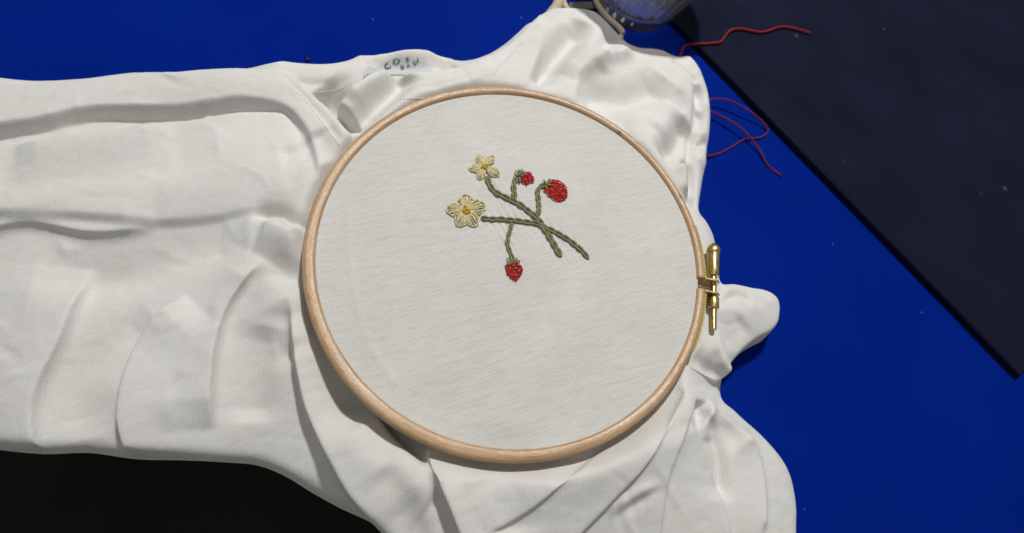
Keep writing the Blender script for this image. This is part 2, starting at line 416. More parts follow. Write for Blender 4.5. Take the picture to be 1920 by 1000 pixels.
# left side
LEFTB = [(533,218),(560,246),(580,290),(592,345),(600,400),(590,470),(575,446),(556,441),(538,424),(480,416),(300,432),(100,420),(-80,400),(-90,285),(100,262),(300,238),(450,215)]
layer(LEFTB, 13, 3.0, bulge=3)
ridge([(480,415),(533,424),(552,440),(580,446)], -6, 2.4, 1.4, t0=0.2, t1=0)
ridge([(500,440),(540,452),(575,458)], 4, 2.5, 6)
ridge([(533,310),(565,306),(592,300)], -1.8, 2.5, 5)
ridge([(533,520),(555,530),(572,528)], -4, 4, 3, t0=0, t1=0)
ridge([(533,560),(550,600),(558,660)], 2, 5, 5)
ridge([(540,590),(536,640),(548,690)], -1.5, 3, 3)
# lower left: long folds running down to the table edge
ridge([(548,560),(556,640),(566,700),(578,760),(600,815),(625,865),(655,920),(700,975),(745,1022)], 8.5, 15, 1.0, z=16, t0=0.25, t1=0, over=1.6)
ridge([(572,560),(600,650),(640,730),(690,800)], -4, 7, 6)
ridge([(690,748),(715,795),(742,832),(785,874),(832,908)], 5, 1.0, 9, z=12, t0=0.2, t1=0.05, over=0.8)
ridge([(803,828),(812,868),(825,905),(846,955),(870,1015)], 9, 13, 1.0, z=17, t0=0.1, t1=0, over=1.5)
ridge([(720,880),(755,930),(790,1000)], -2.5, 4, 5, t1=0)
ridge([(655,800),(700,870),(760,960)], 2, 8, 8)
ridge([(738,850),(780,920),(815,1000)], 1.6, 3, 4, t1=0)
blob(745, 805, -6, 14, 6, -42)
# bottom middle and right: folds fanning out from under the hoop
ridge([(1130,834),(1045,900),(980,955),(905,1000)], 2.0, 0.7, 18, z=17, t0=0.05, t1=0.1, over=1.3)
ridge([(900,890),(925,945),(935,1010)], -3, 7, 5)
ridge([(1272,728),(1235,790),(1190,870),(1140,930),(1070,1010)], 2.6, 0.7, 14, z=18, t0=0.05, t1=0, over=1.4)
ridge([(1294,748),(1264,805),(1248,850),(1233,905),(1230,960),(1227,1010)], 3.0, 0.7, 11, z=16, t0=0.1, t1=0, over=1.2)
ridge([(1225,916),(1182,941),(1136,976)], -2.6, 2.0, 0.8, z=14, t0=0.4, t1=0.4)
ridge([(1220,908),(1174,930),(1126,962)], 2.0, 5, 1.2, z=15, t0=0.3, t1=0.3)
ridge([(1272,798),(1300,850),(1332,920),(1360,1005)], 3.2, 0.8, 12, z=14, t0=0.1, t1=0, over=1.2)
ridge([(1298,760),(1303,785),(1308,792)], -6, 2, 3)
ridge([(1318,770),(1345,800),(1380,835)], -3, 3, 4)
ridge([(1314,786),(1340,850),(1350,940)], -4.5, 1.6, 5)
ridge([(1316,765),(1312,800),(1318,830)], 3, 2, 2)
ridge([(1390,800),(1420,880),(1425,980)], 3, 1.2, 8, over=1.0, t1=0)
ridge([(1315,762),(1350,785),(1385,812)], 3.5, 1.4, 5, t1=0)
PUFF = [(1296,640),(1318,575),(1347,541),(1387,543),(1428,550),(1452,572),(1452,612),(1434,636),(1412,648),(1387,666),(1364,690),(1347,710),(1325,704),(1284,690)]
blob(1318, 722, -6, 9, 5, -10); blob(1340, 930, 4, 30, 30); blob(1050, 980, 3, 40, 14)
layer(PUFF, 13, 2.0, zp=7, bulge=4, L=10)
ridge([(1280,688),(1325,703),(1347,708),(1366,686)], 2.0, 6, 0.7, z=13, t0=0.05, t1=0.1, over=1.8)
ridge([(1288,676),(1318,688),(1348,694),(1375,668)], -1.3, 0.8, 0.8, z=14, t0=0.05, t1=0.05)
ridge([(1350,568),(1385,555),(1410,565)], -2.4, 1.6, 2, z=18)
ridge([(1345,640),(1372,628),(1395,600)], -2.5, 4, 4, z=18)
ridge([(1290,672),(1320,682),(1352,680)], -3.5, 3, 2, z=18)
# left of the picture: shoulder and body going on
ridge([(500,500),(430,580),(400,680),(390,800)], 5, 1.2, 12, over=1.2)
ridge([(470,470),(360,480),(230,520),(60,530)], -4, 5, 7)
ridge([(420,300),(280,330),(120,345),(-60,360)], -3, 5, 9)
ridge([(510,620),(480,700),(470,790)], -3, 5, 6)
ridge([(350,560),(270,640),(230,760),(235,840)], 6, 13, 1.2, over=1.4, t1=0)
ridge([(160,500),(120,620),(60,740),(50,840)], 5, 1.2, 14, over=1.2, t1=0)
ridge([(330,250),(200,270),(40,290)], 3, 9, 2)
ridge([(300,430),(180,440),(60,420),(-60,440)], 4, 1.3, 10, over=1.0)
ridge([(290,600),(150,700),(140,820)], -3, 7, 6)
blob(440, 175, 5, 30, 12); blob(330, 340, 5, 55, 22)
# small creases: pull lines running out from the hoop and odd wrinkles
rc = np.random.default_rng(11); made = 0
while made < 120:
    x, y = rc.uniform(-280, 115), rc.uniform(-118, 165); r = math.hypot(x, y)
    i, j = int((y - GY[0]) / STEP), int((x - GX[0]) / STEP)
    if r < 79 or SD[i, j] < 5: continue
    pull = rc.random() < 0.6
    a = math.atan2(y, x) + rc.normal(0, 0.3) if pull else rc.uniform(0, math.pi)
    ln = rc.uniform(8, 30) if pull else rc.uniform(6, 20); cv = rc.normal(0, 0.14) * ln
    d = np.array([math.cos(a), math.sin(a)]); nn = np.array([-d[1], d[0]]); c = np.array([x, y])
    sg = rc.uniform(0.6, 1.7); am_ = rc.uniform(0.3, 0.95) * (0.5 + 0.35 * sg) * (1 if rc.random() < 0.6 else -1)
    ridge([c - d * ln / 2, c - d * ln * 0.15 + nn * cv, c + d * ln * 0.2 + nn * cv * 0.8, c + d * ln / 2], am_, sg, sg * rc.uniform(0.35, 1.0), z=None, t0=0.45, t1=0.45); made += 1
#ENDFOLDS
H += edge_prof(SD, 9) * (0.35 * (0.5 - np.abs(smoothnoise(19, 0.95, 2.6, 21))) + 0.25 * smoothnoise(24, 0.5, 1.5, 3) + 0.10 * smoothnoise(9, 0.9, 2.2, 5))
# nothing may press through the hoop: the cloth lies below it, then runs out from under the ring
TH = np.degrees(np.arctan2(YY, XX)) % 360
open_ll = np.exp(-((TH - 228) / 30) ** 2)            # at the lower left the hoop stands free of the cloth
H += 6.5 * np.exp(-((RR - 80) / np.where(RR > 80, 20.0, 8.0)) ** 2) * (1 - open_ll) * edge_prof(SD, 14) - 1.0 * np.exp(-((RR - 80) / 7) ** 2) * open_ll
H += 4.0 * np.exp(-((RR - 81) / 9) ** 2) * np.exp(-((TH - 295) / 32) ** 2)
capz = np.where(RR < 71, 10.0, np.where(RR < 77.3, HOOP_Z - 7.6, HOOP_Z - 7.6 + (RR - 77.3) * (1.9 - 1.2 * open_ll)))
k = 1.2; H = -k * np.log(np.exp(-np.clip(H, -50, 200) / k) + np.exp(-capz / k))
H = blur(np.where(SD > -3, H, 0), 0.75)
H = H * edge_prof(SD + 0.35, 2.2)
H += np.where(SD > 2, 0.05 * smoothnoise(2.2, 0.3, 1.5, 9), 0)
def hz(x, y):
    i = np.clip((np.asarray(y) - GY[0]) / STEP, 0, len(GY) - 1.001); j = np.clip((np.asarray(x) - GX[0]) / STEP, 0, len(GX) - 1.001)
    a = i.astype(int); b = j.astype(int); fa = i - a; fb = j - b
    return (H[a, b] * (1 - fb) + H[a, b + 1] * fb) * (1 - fa) + (H[a + 1, b] * (1 - fb) + H[a + 1, b + 1] * fb) * fa
def on_cloth(u, v, lift=0.0):
    """spot of the cloth seen at u, v"""
    z = 25.0
    d = RW @ np.array([(u - 960) / F, (v - 500) / F, 1.0])
    for zz in np.arange(32, -0.5, -0.25):
        p = CAM + d * ((zz - CAM[2]) / d[2])
        if hz(p[0], p[1]) >= zz: return np.array([p[0], p[1], hz(p[0], p[1]) + lift])
    p = P(u, v, 0); return np.array([p[0], p[1], hz(p[0], p[1]) + lift])

shirt = thing('t_shirt', 'white cotton t-shirt lying crumpled on blue table, embroidered inside the wooden hoop', 'shirt')
# grid -> meshes; vertices just outside the outline are pulled on to it so that the edge is clean
gy, gx = np.gradient(SD, STEP); gl = np.hypot(gx, gy) + 1e-6
out = SD < 0
OX = np.where(out, 0, blur(OX, 0.6)); OY = np.where(out, 0, blur(OY, 0.6))
VX = XX - np.where(out, SD * gx / gl, 0) + OX; VY = YY - np.where(out, SD * gy / gl, 0) + OY; VZ = np.where(out, 0.0, np.maximum(H, np.minimum(SD, 0.6)))
ny_, nx_ = XX.shape
keepv = (SD > -1.2 * STEP)
hole = RR < 66
PV = np.dstack([VX, VY, VZ]); NR = np.cross(np.gradient(PV, axis=1), np.gradient(PV, axis=0)); NR /= np.linalg.norm(NR, axis=2)[:, :, None] + 1e-9
NR[out] = (0, 0, 1)
quad_ok = keepv[:-1, :-1] & keepv[1:, :-1] & keepv[:-1, 1:] & keepv[1:, 1:] & ~(hole[:-1, :-1] & hole[1:, 1:])
neck_l = world_line([(533,131),(580,134),(622,131),(660,117),(700,106),(760,103),(830,107),(882,117),(870,128),(800,134),(735,136),(690,150),(655,172),(610,176),(533,169)], 8, 3, True)
band_f = world_line([(735,137),(765,139),(815,138),(850,131),(884,118),(940,85),(985,46),(1015,16),(1018,30),(975,82),(930,132),(870,166),(800,181),(732,181)], 17, 3, True)
strap_b = world_line([(533,138),(570,163),(600,188),(626,214),(650,248),(668,280),(640,278),(600,225),(560,178),(533,152)], 17, 3, True)
slv = world_line([(1262,107),(1285,103),(1300,110),(1315,130),(1328,165),(1336,200),(1336,245),(1329,295),(1319,350),(1309,405),(1288,392),(1290,340),(1304,235),(1309,151),(1285,131)], 9, 3, True)
reg = np.zeros(XX.shape, int)
reg[inside_poly(neck_l) | inside_poly(band_f) | inside_poly(strap_b)] = 1
reg[inside_poly(slv)] = 2
def cloth_part(name, rid, material):
    q = quad_ok & (reg[:-1, :-1] == rid); I, J = np.nonzero(q)
    idx = np.full(XX.shape, -1); use = np.zeros(XX.shape, bool)
    for a in (0, 1):
        for b in (0, 1): use[I + a, J + b] = True
    idx[use] = np.arange(use.sum())
    V = np.c_[VX[use], VY[use], VZ[use]] * MM
    Fq = np.c_[idx[I, J], idx[I, J + 1], idx[I + 1, J + 1], idx[I + 1, J]].astype(np.int32)
    me = bpy.data.meshes.new(name); me.vertices.add(len(V)); me.vertices.foreach_set('co', V.ravel())
    me.loops.add(Fq.size); me.loops.foreach_set('vertex_index', Fq.ravel())
    me.polygons.add(len(Fq)); me.polygons.foreach_set('loop_start', np.arange(0, Fq.size, 4, dtype=np.int32))
    me.polygons.foreach_set('use_smooth', np.ones(len(Fq), bool)); me.update(calc_edges=True)
    me.normals_split_custom_set_from_vertices(NR[use].tolist())
    me.materials.append(material); o = bpy.data.objects.new(name, me); COL.objects.link(o); o.parent = shirt; return o
cloth_part('body', 0, M_SHIRT)
cloth_part('neckband', 1, M_RIB)
cloth_part('sleeve_hem', 2, M_SHIRT)

# the part of the shirt that is stretched over the inner ring
PZ = HOOP_Z - 1.4
PCREASE = [(world_line(p, PZ), am_, sg) for p, am_, sg in (
  ([(652,395),(654,470),(668,570),(697,655),(742,722)], 0.22, 1.0), ([(955,835),(975,760),(1010,680),(1060,600)], 1.0, 7.0), ([(1130,430),(1160,500),(1190,560)], 0.3, 6.0),
  ([(700,330),(720,420),(730,520)], 0.25, 6.0), ([(780,800),(900,700),(1000,560)], -0.7, 7.0), ([(1040,835),(1090,740),(1180,640)], -0.7, 7.0), ([(1250,330),(1180,330),(1100,300)], 0.25, 6.0),
  ([(640,560),(720,540),(800,500)], -0.15, 3.0), ([(820,200),(860,260),(930,280)], 0.2, 5.0))]
def seg_dist(L, x, y):
    best = np.full(np.shape(x), 1e9)
    for i in range(len(L) - 1):
        d = L[i + 1] - L[i]; n2 = d @ d + 1e-9; t = np.clip(((x - L[i][0]) * d[0] + (y - L[i][1]) * d[1]) / n2, 0, 1)
        best = np.minimum(best, (x - L[i][0] - t * d[0]) ** 2 + (y - L[i][1] - t * d[1]) ** 2)
    return best
PUCKER = [smooth_line([P(u, v, PZ)[:2] for u, v in p], 3) for p in ([(914,332),(933,364),(962,378),(1004,407),(1022,432),(1052,482)], [(902,409),(964,414),(1018,426),(1066,451),(1103,487)], [(960,418),(951,455),(963,508)])]
def panel_z(x, y):
    x = np.asarray(x, float); y = np.asarray(y, float); r = np.hypot(x, y)
    z = PZ - 0.5 * np.exp(-((r - 40) / 40) ** 2) + 0.25 * np.exp(-((72.5 - r) / 2.0) ** 2)
    f = np.clip((72 - r) / 8, 0, 1)
    for L, am_, sg in PCREASE: z = z + f * am_ * np.exp(-0.5 * seg_dist(L, x, y) / sg ** 2)
    for L in PUCKER:
        q = seg_dist(L, x, y); z = z - 0.16 * np.exp(-0.5 * q / 2.6 ** 2) * (1 + 0.9 * np.sin(x * 2.1 + y * 1.3))
    a_ = x * 0.30 - y * 0.95
    z = z + f * 0.028 * np.sin(a_ * 1.35 + 2.2 * np.sin(x * 0.075 + 0.4) + 1.3 * np.sin(y * 0.11)) * (0.6 + 0.4 * np.sin(x * 0.13 - y * 0.07))
    return z
NA = 400; radii = np.r_[np.linspace(0.6, 70, 100), [71, 72, 72.6, 73.0]]
ra, aa_ = np.meshgrid(radii, np.arange(NA) * 2 * math.pi / NA, indexing='ij')
px_, py_ = ra * np.cos(aa_), ra * np.sin(aa_); pz_ = panel_z(px_, py_); pz_[-1] = PZ - 3
V = np.vstack([[[0, 0, float(panel_z(0, 0))]], np.c_[px_.ravel(), py_.ravel(), pz_.ravel()]]); Fc = []
for k in range(NA): Fc.append((0, 1 + k, 1 + (k + 1) % NA))
for j in range(len(radii) - 1):
    for k in range(NA):
        a, b = 1 + j * NA, 1 + (j + 1) * NA; Fc.append((a + k, b + k, b + (k + 1) % NA, a + (k + 1) % NA))
mesh_obj('stretched_panel', V, Fc, M_PANEL, shirt)

# ------------------------------------------------------------------ hoop
hoop = thing('embroidery_hoop', 'round wooden embroidery hoop with brass tension screw clamped on the white shirt', 'hoop')
g0 = P(1318, 521, HOOP_Z); g1 = P(1318, 541, HOOP_Z)
a_up = math.atan2(g0[1], g0[0]); a_dn = math.atan2(g1[1], g1[0])
RIN = 72.0
def ring_w(a):                                   # the bent wood is thinner towards the upper right
    return 4.05 - 0.75 * math.cos(a - math.radians(35))
def ring(name, a0, a1, rin, wfun, ztop, h, n=260, rad=1.55, knots=()):
    V = []; U = []; K = []; Fc = []; closed = abs(a1 - a0) >= 2 * math.pi - 1e-6
    for i in range(n + (0 if closed else 1)):
        a = a0 + (a1 - a0) * i / n; ww = wfun(a); prof = []
        for (cx_, cz_, s0) in ((ww - rad, -rad, 0), (rad, -rad, 90), (rad * 0.7, -h + rad * 0.7, 180), (ww - rad * 0.7, -h + rad * 0.7, 270)):
            rr = rad if s0 < 180 else rad * 0.7
            for k in range(5):
                t = math.radians(s0 + 90 * k / 4); prof.append((cx_ + rr * math.cos(t), cz_ + rr * math.sin(t)))
        s = 0
        for k, (pr, pz) in enumerate(prof):
            if k: s += math.hypot(pr - prof[k - 1][0], pz - prof[k - 1][1])
            r = rin + pr; V.append((r * math.cos(a), r * math.sin(a), ztop + pz)); U.append((a * rin, s))
            kk = 0
            for (ka, kr, sz) in knots:
                dk = math.hypot((a - ka) * rin / 1.4, (pr - kr) if pz > -rad - 0.1 else 5); kk = max(kk, math.exp(-(dk / sz) ** 2))
            K.append(kk)
    m = 20; N = n if closed else n
    tot = n if closed else n + 1
    for i in range(N):
        j = (i + 1) % tot
        for k in range(m): Fc.append((i * m + k, j * m + k, j * m + (k + 1) % m, i * m + (k + 1) % m))
    if not closed: Fc += [tuple(range(m)), tuple(n * m + k for k in range(m))[::-1]]
    o = mesh_obj(name, V, Fc, M_WOOD, hoop, uv=U)
    at = o.data.attributes.new('knot', 'FLOAT', 'POINT'); at.data.foreach_set('value', np.array(K, np.float32))
    if not closed:
        for f in o.data.polygons[-2:]: f.use_smooth = False
    return o
k1 = P(1163, 246, HOOP_Z); k2 = P(1280, 367, HOOP_Z)
ring('outer_ring', a_up, a_dn + 2 * math.pi, RIN, ring_w, HOOP_Z, 7.2, n=520,
     knots=((math.atan2(k1[1], k1[0]), 0.8, 0.7), (math.atan2(k2[1], k2[0]), 2.4, 0.9)))
ring('inner_ring', 0, 2 * math.pi, RIN - 4.6, lambda a: 4.2, PZ - 0.9, 6.6, n=200)

am = 0.5 * (a_up + a_dn); tanv = np.array([-math.sin(am), math.cos(am), 0]); radv = np.array([math.cos(am), math.sin(am), 0])
def strip(aa, ab, rin_f, th, z0, z1, n, wig=0.0):
    b = MB(); V = []; Fc = []
    for i in range(n + 1):
        a = aa + (ab - aa) * i / n; r0 = rin_f(a); r1 = r0 + th; zz = z1 + (wig if i % 2 else 0)
        for r, z in ((r0, z0), (r1, z0), (r1, zz), (r0, zz)): V.append((r * math.cos(a), r * math.sin(a), z))
    for i in range(n):
        for k in range(4): Fc.append((i * 4 + k, (i + 1) * 4 + k, (i + 1) * 4 + (k + 1) % 4, i * 4 + (k + 1) % 4))
    Fc += [(0, 1, 2, 3), (n * 4 + 3, n * 4 + 2, n * 4 + 1, n * 4)]
    b.add(V, Fc); return b
rout = lambda a: RIN + ring_w(a) + 0.02
for sgn, a_end, uv_far in ((1, a_up, (1310, 420)), (-1, a_dn, (1306, 655))):
    pf = P(*uv_far, HOOP_Z); a_far = math.atan2(pf[1], pf[0])
    b = strip(a_end, a_far, rout, 0.75, HOOP_Z - 6.8, HOOP_Z - 1.3, 44, -0.4)
    plate = b.build('brass_plate', M_PLATE, hoop, smooth=False)
    # tab: the plate turned outwards, with cut corners and a hole for the screw
    base = rout(a_end) - 0.1; p0 = np.array([math.cos(a_end), math.sin(a_end), 0]) * base
    o2 = [(0, -7.6), (4.6, -7.6), (6.6, -5.8), (6.6, -2.6), (4.6, -0.7), (0, -0.7)]
    th = 0.7 * sgn; V = []
    for s in (0, 1):
        for (r, z) in o2: V.append(p0 + radv * r + tanv * (th * s) + np.array([0, 0, HOOP_Z + z]))
    n = len(o2); Fc = [tuple(range(n)), tuple(range(n, 2 * n))[::-1]] + [(i, (i + 1) % n, n + (i + 1) % n, n + i) for i in range(n)]
    mesh_obj('tab', V, Fc, M_BRASS, plate, smooth=False)
SZ = HOOP_Z - 4.0
s_mid = P(1338, 531, SZ); s_top = P(1338, 459, SZ); axis = s_top - s_mid; axis[2] = 0
ax = axis / np.linalg.norm(axis)
def along(u, v): return float((P(u, v, SZ) - s_mid) @ ax)
d_tab_u, d_knob_top = along(1338, 519), along(1338, 458)
d_nut0, d_nut1, d_end = along(1338, 559), along(1338, 579), along(1338, 619)
kl = d_knob_top - d_tab_u
b = MB(); b.lathe(s_mid, ax, [(0.05, d_tab_u + 0.1), (2.0, d_tab_u + 0.1), (2.15, d_tab_u + 0.4), (2.25, d_tab_u + kl * 0.35), (2.45, d_tab_u + kl * 0.66), (2.5, d_tab_u + kl * 0.70),
  (2.7, d_tab_u + kl * 0.72), (2.85, d_tab_u + kl * 0.76), (2.8, d_tab_u + kl * 0.82), (2.55, d_tab_u + kl * 0.88), (2.0, d_tab_u + kl * 0.94), (1.3, d_tab_u + kl * 0.985), (0.9, d_tab_u + kl * 1.0), (0.05, d_tab_u + kl * 1.0)], 40)
knob = b.build('screw_knob', M_BRASS, hoop)
b = MB(); prof = [(0.05, d_end), (0.9, d_end), (1.15, d_end + 0.4)]; d = d_end + 0.4
while d < d_tab_u:
    prof += [(1.02, d + 0.17), (1.18, d + 0.34)]; d += 0.34
b.lathe(s_mid, ax, prof, 24); b.build('threaded_shaft', M_BRASS, knob)
b = MB(); nl = d_nut0 - d_nut1
b.lathe(s_mid, ax, [(1.1, d_nut0), (2.0, d_nut0), (2.1, d_nut0 - 0.2), (2.1, d_nut1 + 0.25), (1.95, d_nut1), (1.1, d_nut1)], 32); b.build('nut', M_BRASS, hoop)

# ------------------------------------------------------------------ embroidery
def ep(u, v, lift=0.0):
    p = P(u, v, PZ); z = float(panel_z(p[0], p[1])); p = P(u, v, z); p[2] = z + lift; return p
def stem(path, wid_px, step_px, rope=False):
    pts = smooth_line(path, 10); seg = np.r_[0, np.cumsum(np.linalg.norm(np.diff(pts, axis=0), axis=1))]
    n = max(2, int(seg[-1] / step_px)); tot = seg[-1]
    at = lambda s: np.array([np.interp(s, seg, pts[:, 0]), np.interp(s, seg, pts[:, 1])])
    b = MB(); b.tube([ep(*q, 0.2) for q in pts[::3]], wid_px * (0.06 if rope else 0.022), 6, flat=0.75); core = b.build('stem', M_GREEN, shirt)
    for i in range(n):
        s0, s1 = tot * (i - 0.22) / n, tot * (i + 1.12) / n; s0 = max(0, s0); s1 = min(tot, s1)
        b = MB(); wob = rng.normal(0, 0.5)
        if rope:                                     # slanting satin-like stitches that overlap like a rope
            s0, s1 = max(0, tot * (i - 0.42) / n), min(tot, tot * (i + 1.42) / n); line = []; rr = []; am_ = 0.26 + 0.06 * rng.random()
            for k in range(10):
                t = k / 9; sc = s0 + (s1 - s0) * t; c = at(sc); tg = at(min(tot, sc + 0.6)) - at(max(0, sc - 0.6)); tg /= np.linalg.norm(tg) + 1e-9
                q = c + np.array([-tg[1], tg[0]]) * (wid_px * am_ * (2 * t - 1) * -1 + 0.5 * wob)
                line.append(ep(q[0], q[1], 0.22 + (0.5 + 0.1 * wob) * math.sin(math.pi * t))); rr.append(wid_px * 0.2 * (0.09 + 0.22 * math.sin(math.pi * t) ** 0.6))
            b.tube(line, rr, 7); b.build('stitch', M_GREEN, core); continue
        for sd in (-1, 1):
            line = []; rr = []
            for k in range(9):
                t = k / 8; c = at(s0 + (s1 - s0) * t); c2 = at(min(tot, s0 + (s1 - s0) * t + 0.5)); c1 = at(max(0, s0 + (s1 - s0) * t - 0.5))
                tg = (c2 - c1) / (np.linalg.norm(c2 - c1) + 1e-9); nn = np.array([-tg[1], tg[0]])
                off = sd * wid_px * 0.29 * math.sin(math.pi * min(1, 0.12 + 0.88 * t)) ** 0.75 * (0.9 + 0.1 * rng.random())
                q = c + nn * (off + wob * 0.4)
                line.append(ep(q[0], q[1], 0.25 + 0.25 * math.sin(math.pi * t) + 0.25 * (1 - t) + 0.06 * wob)); rr.append(wid_px * 0.047 * (0.7 + 0.4 * math.sin(math.pi * t)))
            b.tube(line, rr, 6)
        b.build('stitch', M_GREEN, core)
    return core
stem([(914,332),(916,343),(922,355),(933,364),(947,371),(962,378),(975,385),(990,397),(1004,407),(1013,418),(1022,432),(1032,448),(1042,466),(1052,482)], 11.5, 16)
stem([(902,409),(910,411),(922,412),(936,412),(950,413),(964,414),(978,416),(992,418),(1004,420),(1018,426),(1034,433),(1050,441),(1066,451),(1080,462),(1092,473),(1103,487)], 10.2, 15)
stem([(964,374),(964,362),(963,350),(966,339),(973,332)], 11, 13)
stem([(1009,404),(1010,390),(1009,374),(1008,362),(1013,352),(1024,346)], 10, 13)
stem([(960,418),(957,430),(953,443),(951,455),(954,468),(959,480),(963,492)], 8.5, 13)

def petal(parent, c, tip, wid, n=9, base=0.22):
    c = np.array(c, float); tip = np.array(tip, float); ax_ = tip - c; ln = np.linalg.norm(ax_); ax_ /= ln; pr = np.array([-ax_[1], ax_[0]])
    b = MB()
    for i in range(n):
        s = -1 + 2 * i / (n - 1); ext = ln * (1 - 0.30 * s * s) * (0.86 + 0.22 * rng.random()); o0 = s * wid * 0.5 * base; o1 = s * wid * 0.5 * 0.84 + rng.normal(0, wid * 0.035)
        line = []; rr = []; zr = 0.42 * rng.random()
        for k in range(8):
            t = k / 7; q = c + ax_ * (ln * 0.10 + (ext - ln * 0.10) * t) + pr * (o0 + (o1 - o0) * math.sin(t * math.pi / 2) ** 0.8)
            line.append(ep(q[0], q[1], 0.30 + (0.40 + zr - 0.25 * s * s) * math.sin(math.pi * min(1, 0.15 + 0.85 * t)) ** 0.8)); rr.append(0.27 + 0.08 * math.sin(math.pi * t))
        b.tube(line, rr, 6)
    # loop stitch that outlines the tip
    line = []
    for k in range(15):
        s = -1 + 2 * k / 14; q = c + ax_ * ln * (1.0 - 0.42 * s * s) + pr * s * wid * 0.5
        line.append(ep(q[0], q[1], 0.45))
    b.tube(line, 0.27, 6)
    return b.build('petal', M_CREAM, parent)
def flower(c, tips, wid, cr, ncen):
    b = MB()
    for i in range(ncen):
        a = rng.random() * 6.28; r = cr * math.sqrt(rng.random()) * 0.75; q = np.array(c) + r * np.array([math.cos(a), math.sin(a)])
        t = rng.random() * 3.14; d = np.array([math.cos(t), math.sin(t)]) * cr * 0.45
        b.tube([ep(*(q - d), 0.7), ep(*(q - d * 0.5), 1.4), ep(*q, 1.6), ep(*(q + d * 0.5), 1.4), ep(*(q + d), 0.7)], 0.33, 6)
    f = b.build('flower', M_YELLOW, shirt)
    for tp_, wm in tips: petal(f, c, tp_, wid * wm)
    return f
flower((909,314), [((895,293),0.9),((925,294),0.95),((936,330),1.1),((898,337),1.0),((880,318),1.0)], 17, 8, 12)
flower((874,396), [((873,366),1.1),((909,386),1.15),((893,425),1.0),((859,425),1.05),((837,394),1.0)], 26, 9, 16)

def strawberry(poly, ang, sepals, seeds, nst):
    poly = np.array(poly, float); L = smooth_line(poly, 5, True); c = L.mean(0)
    b = MB(); a = math.radians(ang); d0 = np.array([math.cos(a), math.sin(a)]); p0 = np.array([-d0[1], d0[0]])
    s = (L - c) @ p0; lo, hi = s.min(), s.max()
    def span(v):
        xs = []
        for i in range(len(L)):
            q0, q1 = L[i] - c, L[(i + 1) % len(L)] - c; v0, v1 = q0 @ p0, q1 @ p0
            if (v0 - v) * (v1 - v) < 0: t = (v - v0) / (v1 - v0); xs.append((q0 + (q1 - q0) * t) @ d0)
        return (min(xs), max(xs)) if len(xs) >= 2 else None
    rmax = max(hi - lo, 1)
    for i in range(nst):
        v = lo + (hi - lo) * (i + 0.5) / nst; sp = span(v)
        if not sp: continue
        x = sp[0]
        while x < sp[1] - 1:
            ln = min(sp[1] - x, 7 + 6 * rng.random())
            jit = rng.normal(0, 0.5, 2); e0 = c + d0 * (x - 0.6) + p0 * (v + jit[0]); e1 = c + d0 * (x + ln + 0.4) + p0 * (v + jit[1])
            lift = 0.3 * (1 - (np.linalg.norm((e0 + e1) / 2 - c) / (0.75 * rmax)) ** 2)
            line = [ep(*(e0 + (e1 - e0) * t), 0.15 + max(0, lift) + (0.4 + 0.3 * rng.random()) * math.sin(math.pi * t) ** 0.6) for t in (0, .15, .4, .6, .85, 1)]
            b.tube(line, [0.18, .30, .34, .34, .30, .18], 6); x += ln + 0.3 + (1.2 if rng.random() < 0.15 else 0)
    f = b.build('strawberry', M_RED, shirt)
    for (u, v) in seeds:
        b = MB(); t = rng.random() * 3.14; d = np.array([math.cos(t), math.sin(t)]) * 1.7
        b.tube([ep(u - d[0], v - d[1], 1.0), ep(u, v, 1.75), ep(u + d[0], v + d[1], 1.0)], [.2, .33, .2], 6); b.build('seed', M_SEED, f)
    for (u0, v0, u1, v1) in sepals:
        b = MB(); b.tube([ep(u0 + (u1 - u0) * t, v0 + (v1 - v0) * t, 0.5 + 1.0 * math.sin(math.pi * t)) for t in (0, .25, .5, .75, 1)], [.42, .46, .42, .34, .18], 6); b.build('sepal', M_GREEN, f)
    return f
strawberry([(1022,346),(1032,339),(1046,340),(1058,349),(1063,362),(1061,374),(1050,379),(1040,377),(1030,369),(1021,361),(1019,353)], 35,
  [(1026,347,1030,336),(1024,348,1036,342),(1024,350,1034,350),(1022,350,1024,361),(1022,347,1018,340),(1020,349,1031,344)], [(1041,354),(1033,359),(1050,358),(1043,367),(1036,351),(1053,368)], 13)
strawberry([(977,332),(984,325),(993,325),(1000,334),(1000,343),(993,345),(986,348),(979,343),(974,338)], 30,
  [(974,332,972,319),(974,332,965,322),(974,331,983,322),(975,334,984,330),(973,335,974,346),(972,333,963,330),(975,331,978,318)], [(985,331),(984,341),(992,338)], 9)
strawberry([(949,496),(957,492),(966,493),(974,496),(980,507),(975,519),(968,527),(962,526),(952,517),(948,507)], 75,
  [(962,494,950,486),(962,494,956,485),(963,494,970,484),(963,495,975,490),(960,496,946,500),(962,494,952,495),(963,494,965,487)], [(962,501),(971,500),(962,513),(972,511),(967,506),(956,506),(966,519)], 9)

# ------------------------------------------------------------------ seams and label
def stitch_row(uvs, step, ln, name='seam_stitching', zig=0.0):
    L = smooth_line(uvs, 10); seg = np.r_[0, np.cumsum(np.linalg.norm(np.diff(L, axis=0), axis=1))]; b = MB(); s = 0; i = 0
    while s + ln < seg[-1]:
        q = [np.array([np.interp(s + f * ln, seg, L[:, 0]), np.interp(s + f * ln, seg, L[:, 1])]) for f in (0, .5, 1)]
        off = zig * (1 if i % 2 else -1)
        p = [on_cloth(x[0] + off * (k - 1), x[1] - off * (k - 1), h) for k, (x, h) in enumerate(zip(q, (0.0, 0.22, 0.0)))]
        b.tube(p, 0.17, 5); s += step; i += 1
    b.build(name, M_SEW, shirt, kind='stuff')
stitch_row([(545,166),(570,188),(600,225),(638,276)], 6.5, 4.5)
stitch_row([(588,175),(610,174),(625,172),(650,164)], 6.0, 4.0)
stitch_row([(745,186),(800,185),(860,172)], 6.0, 4.0)
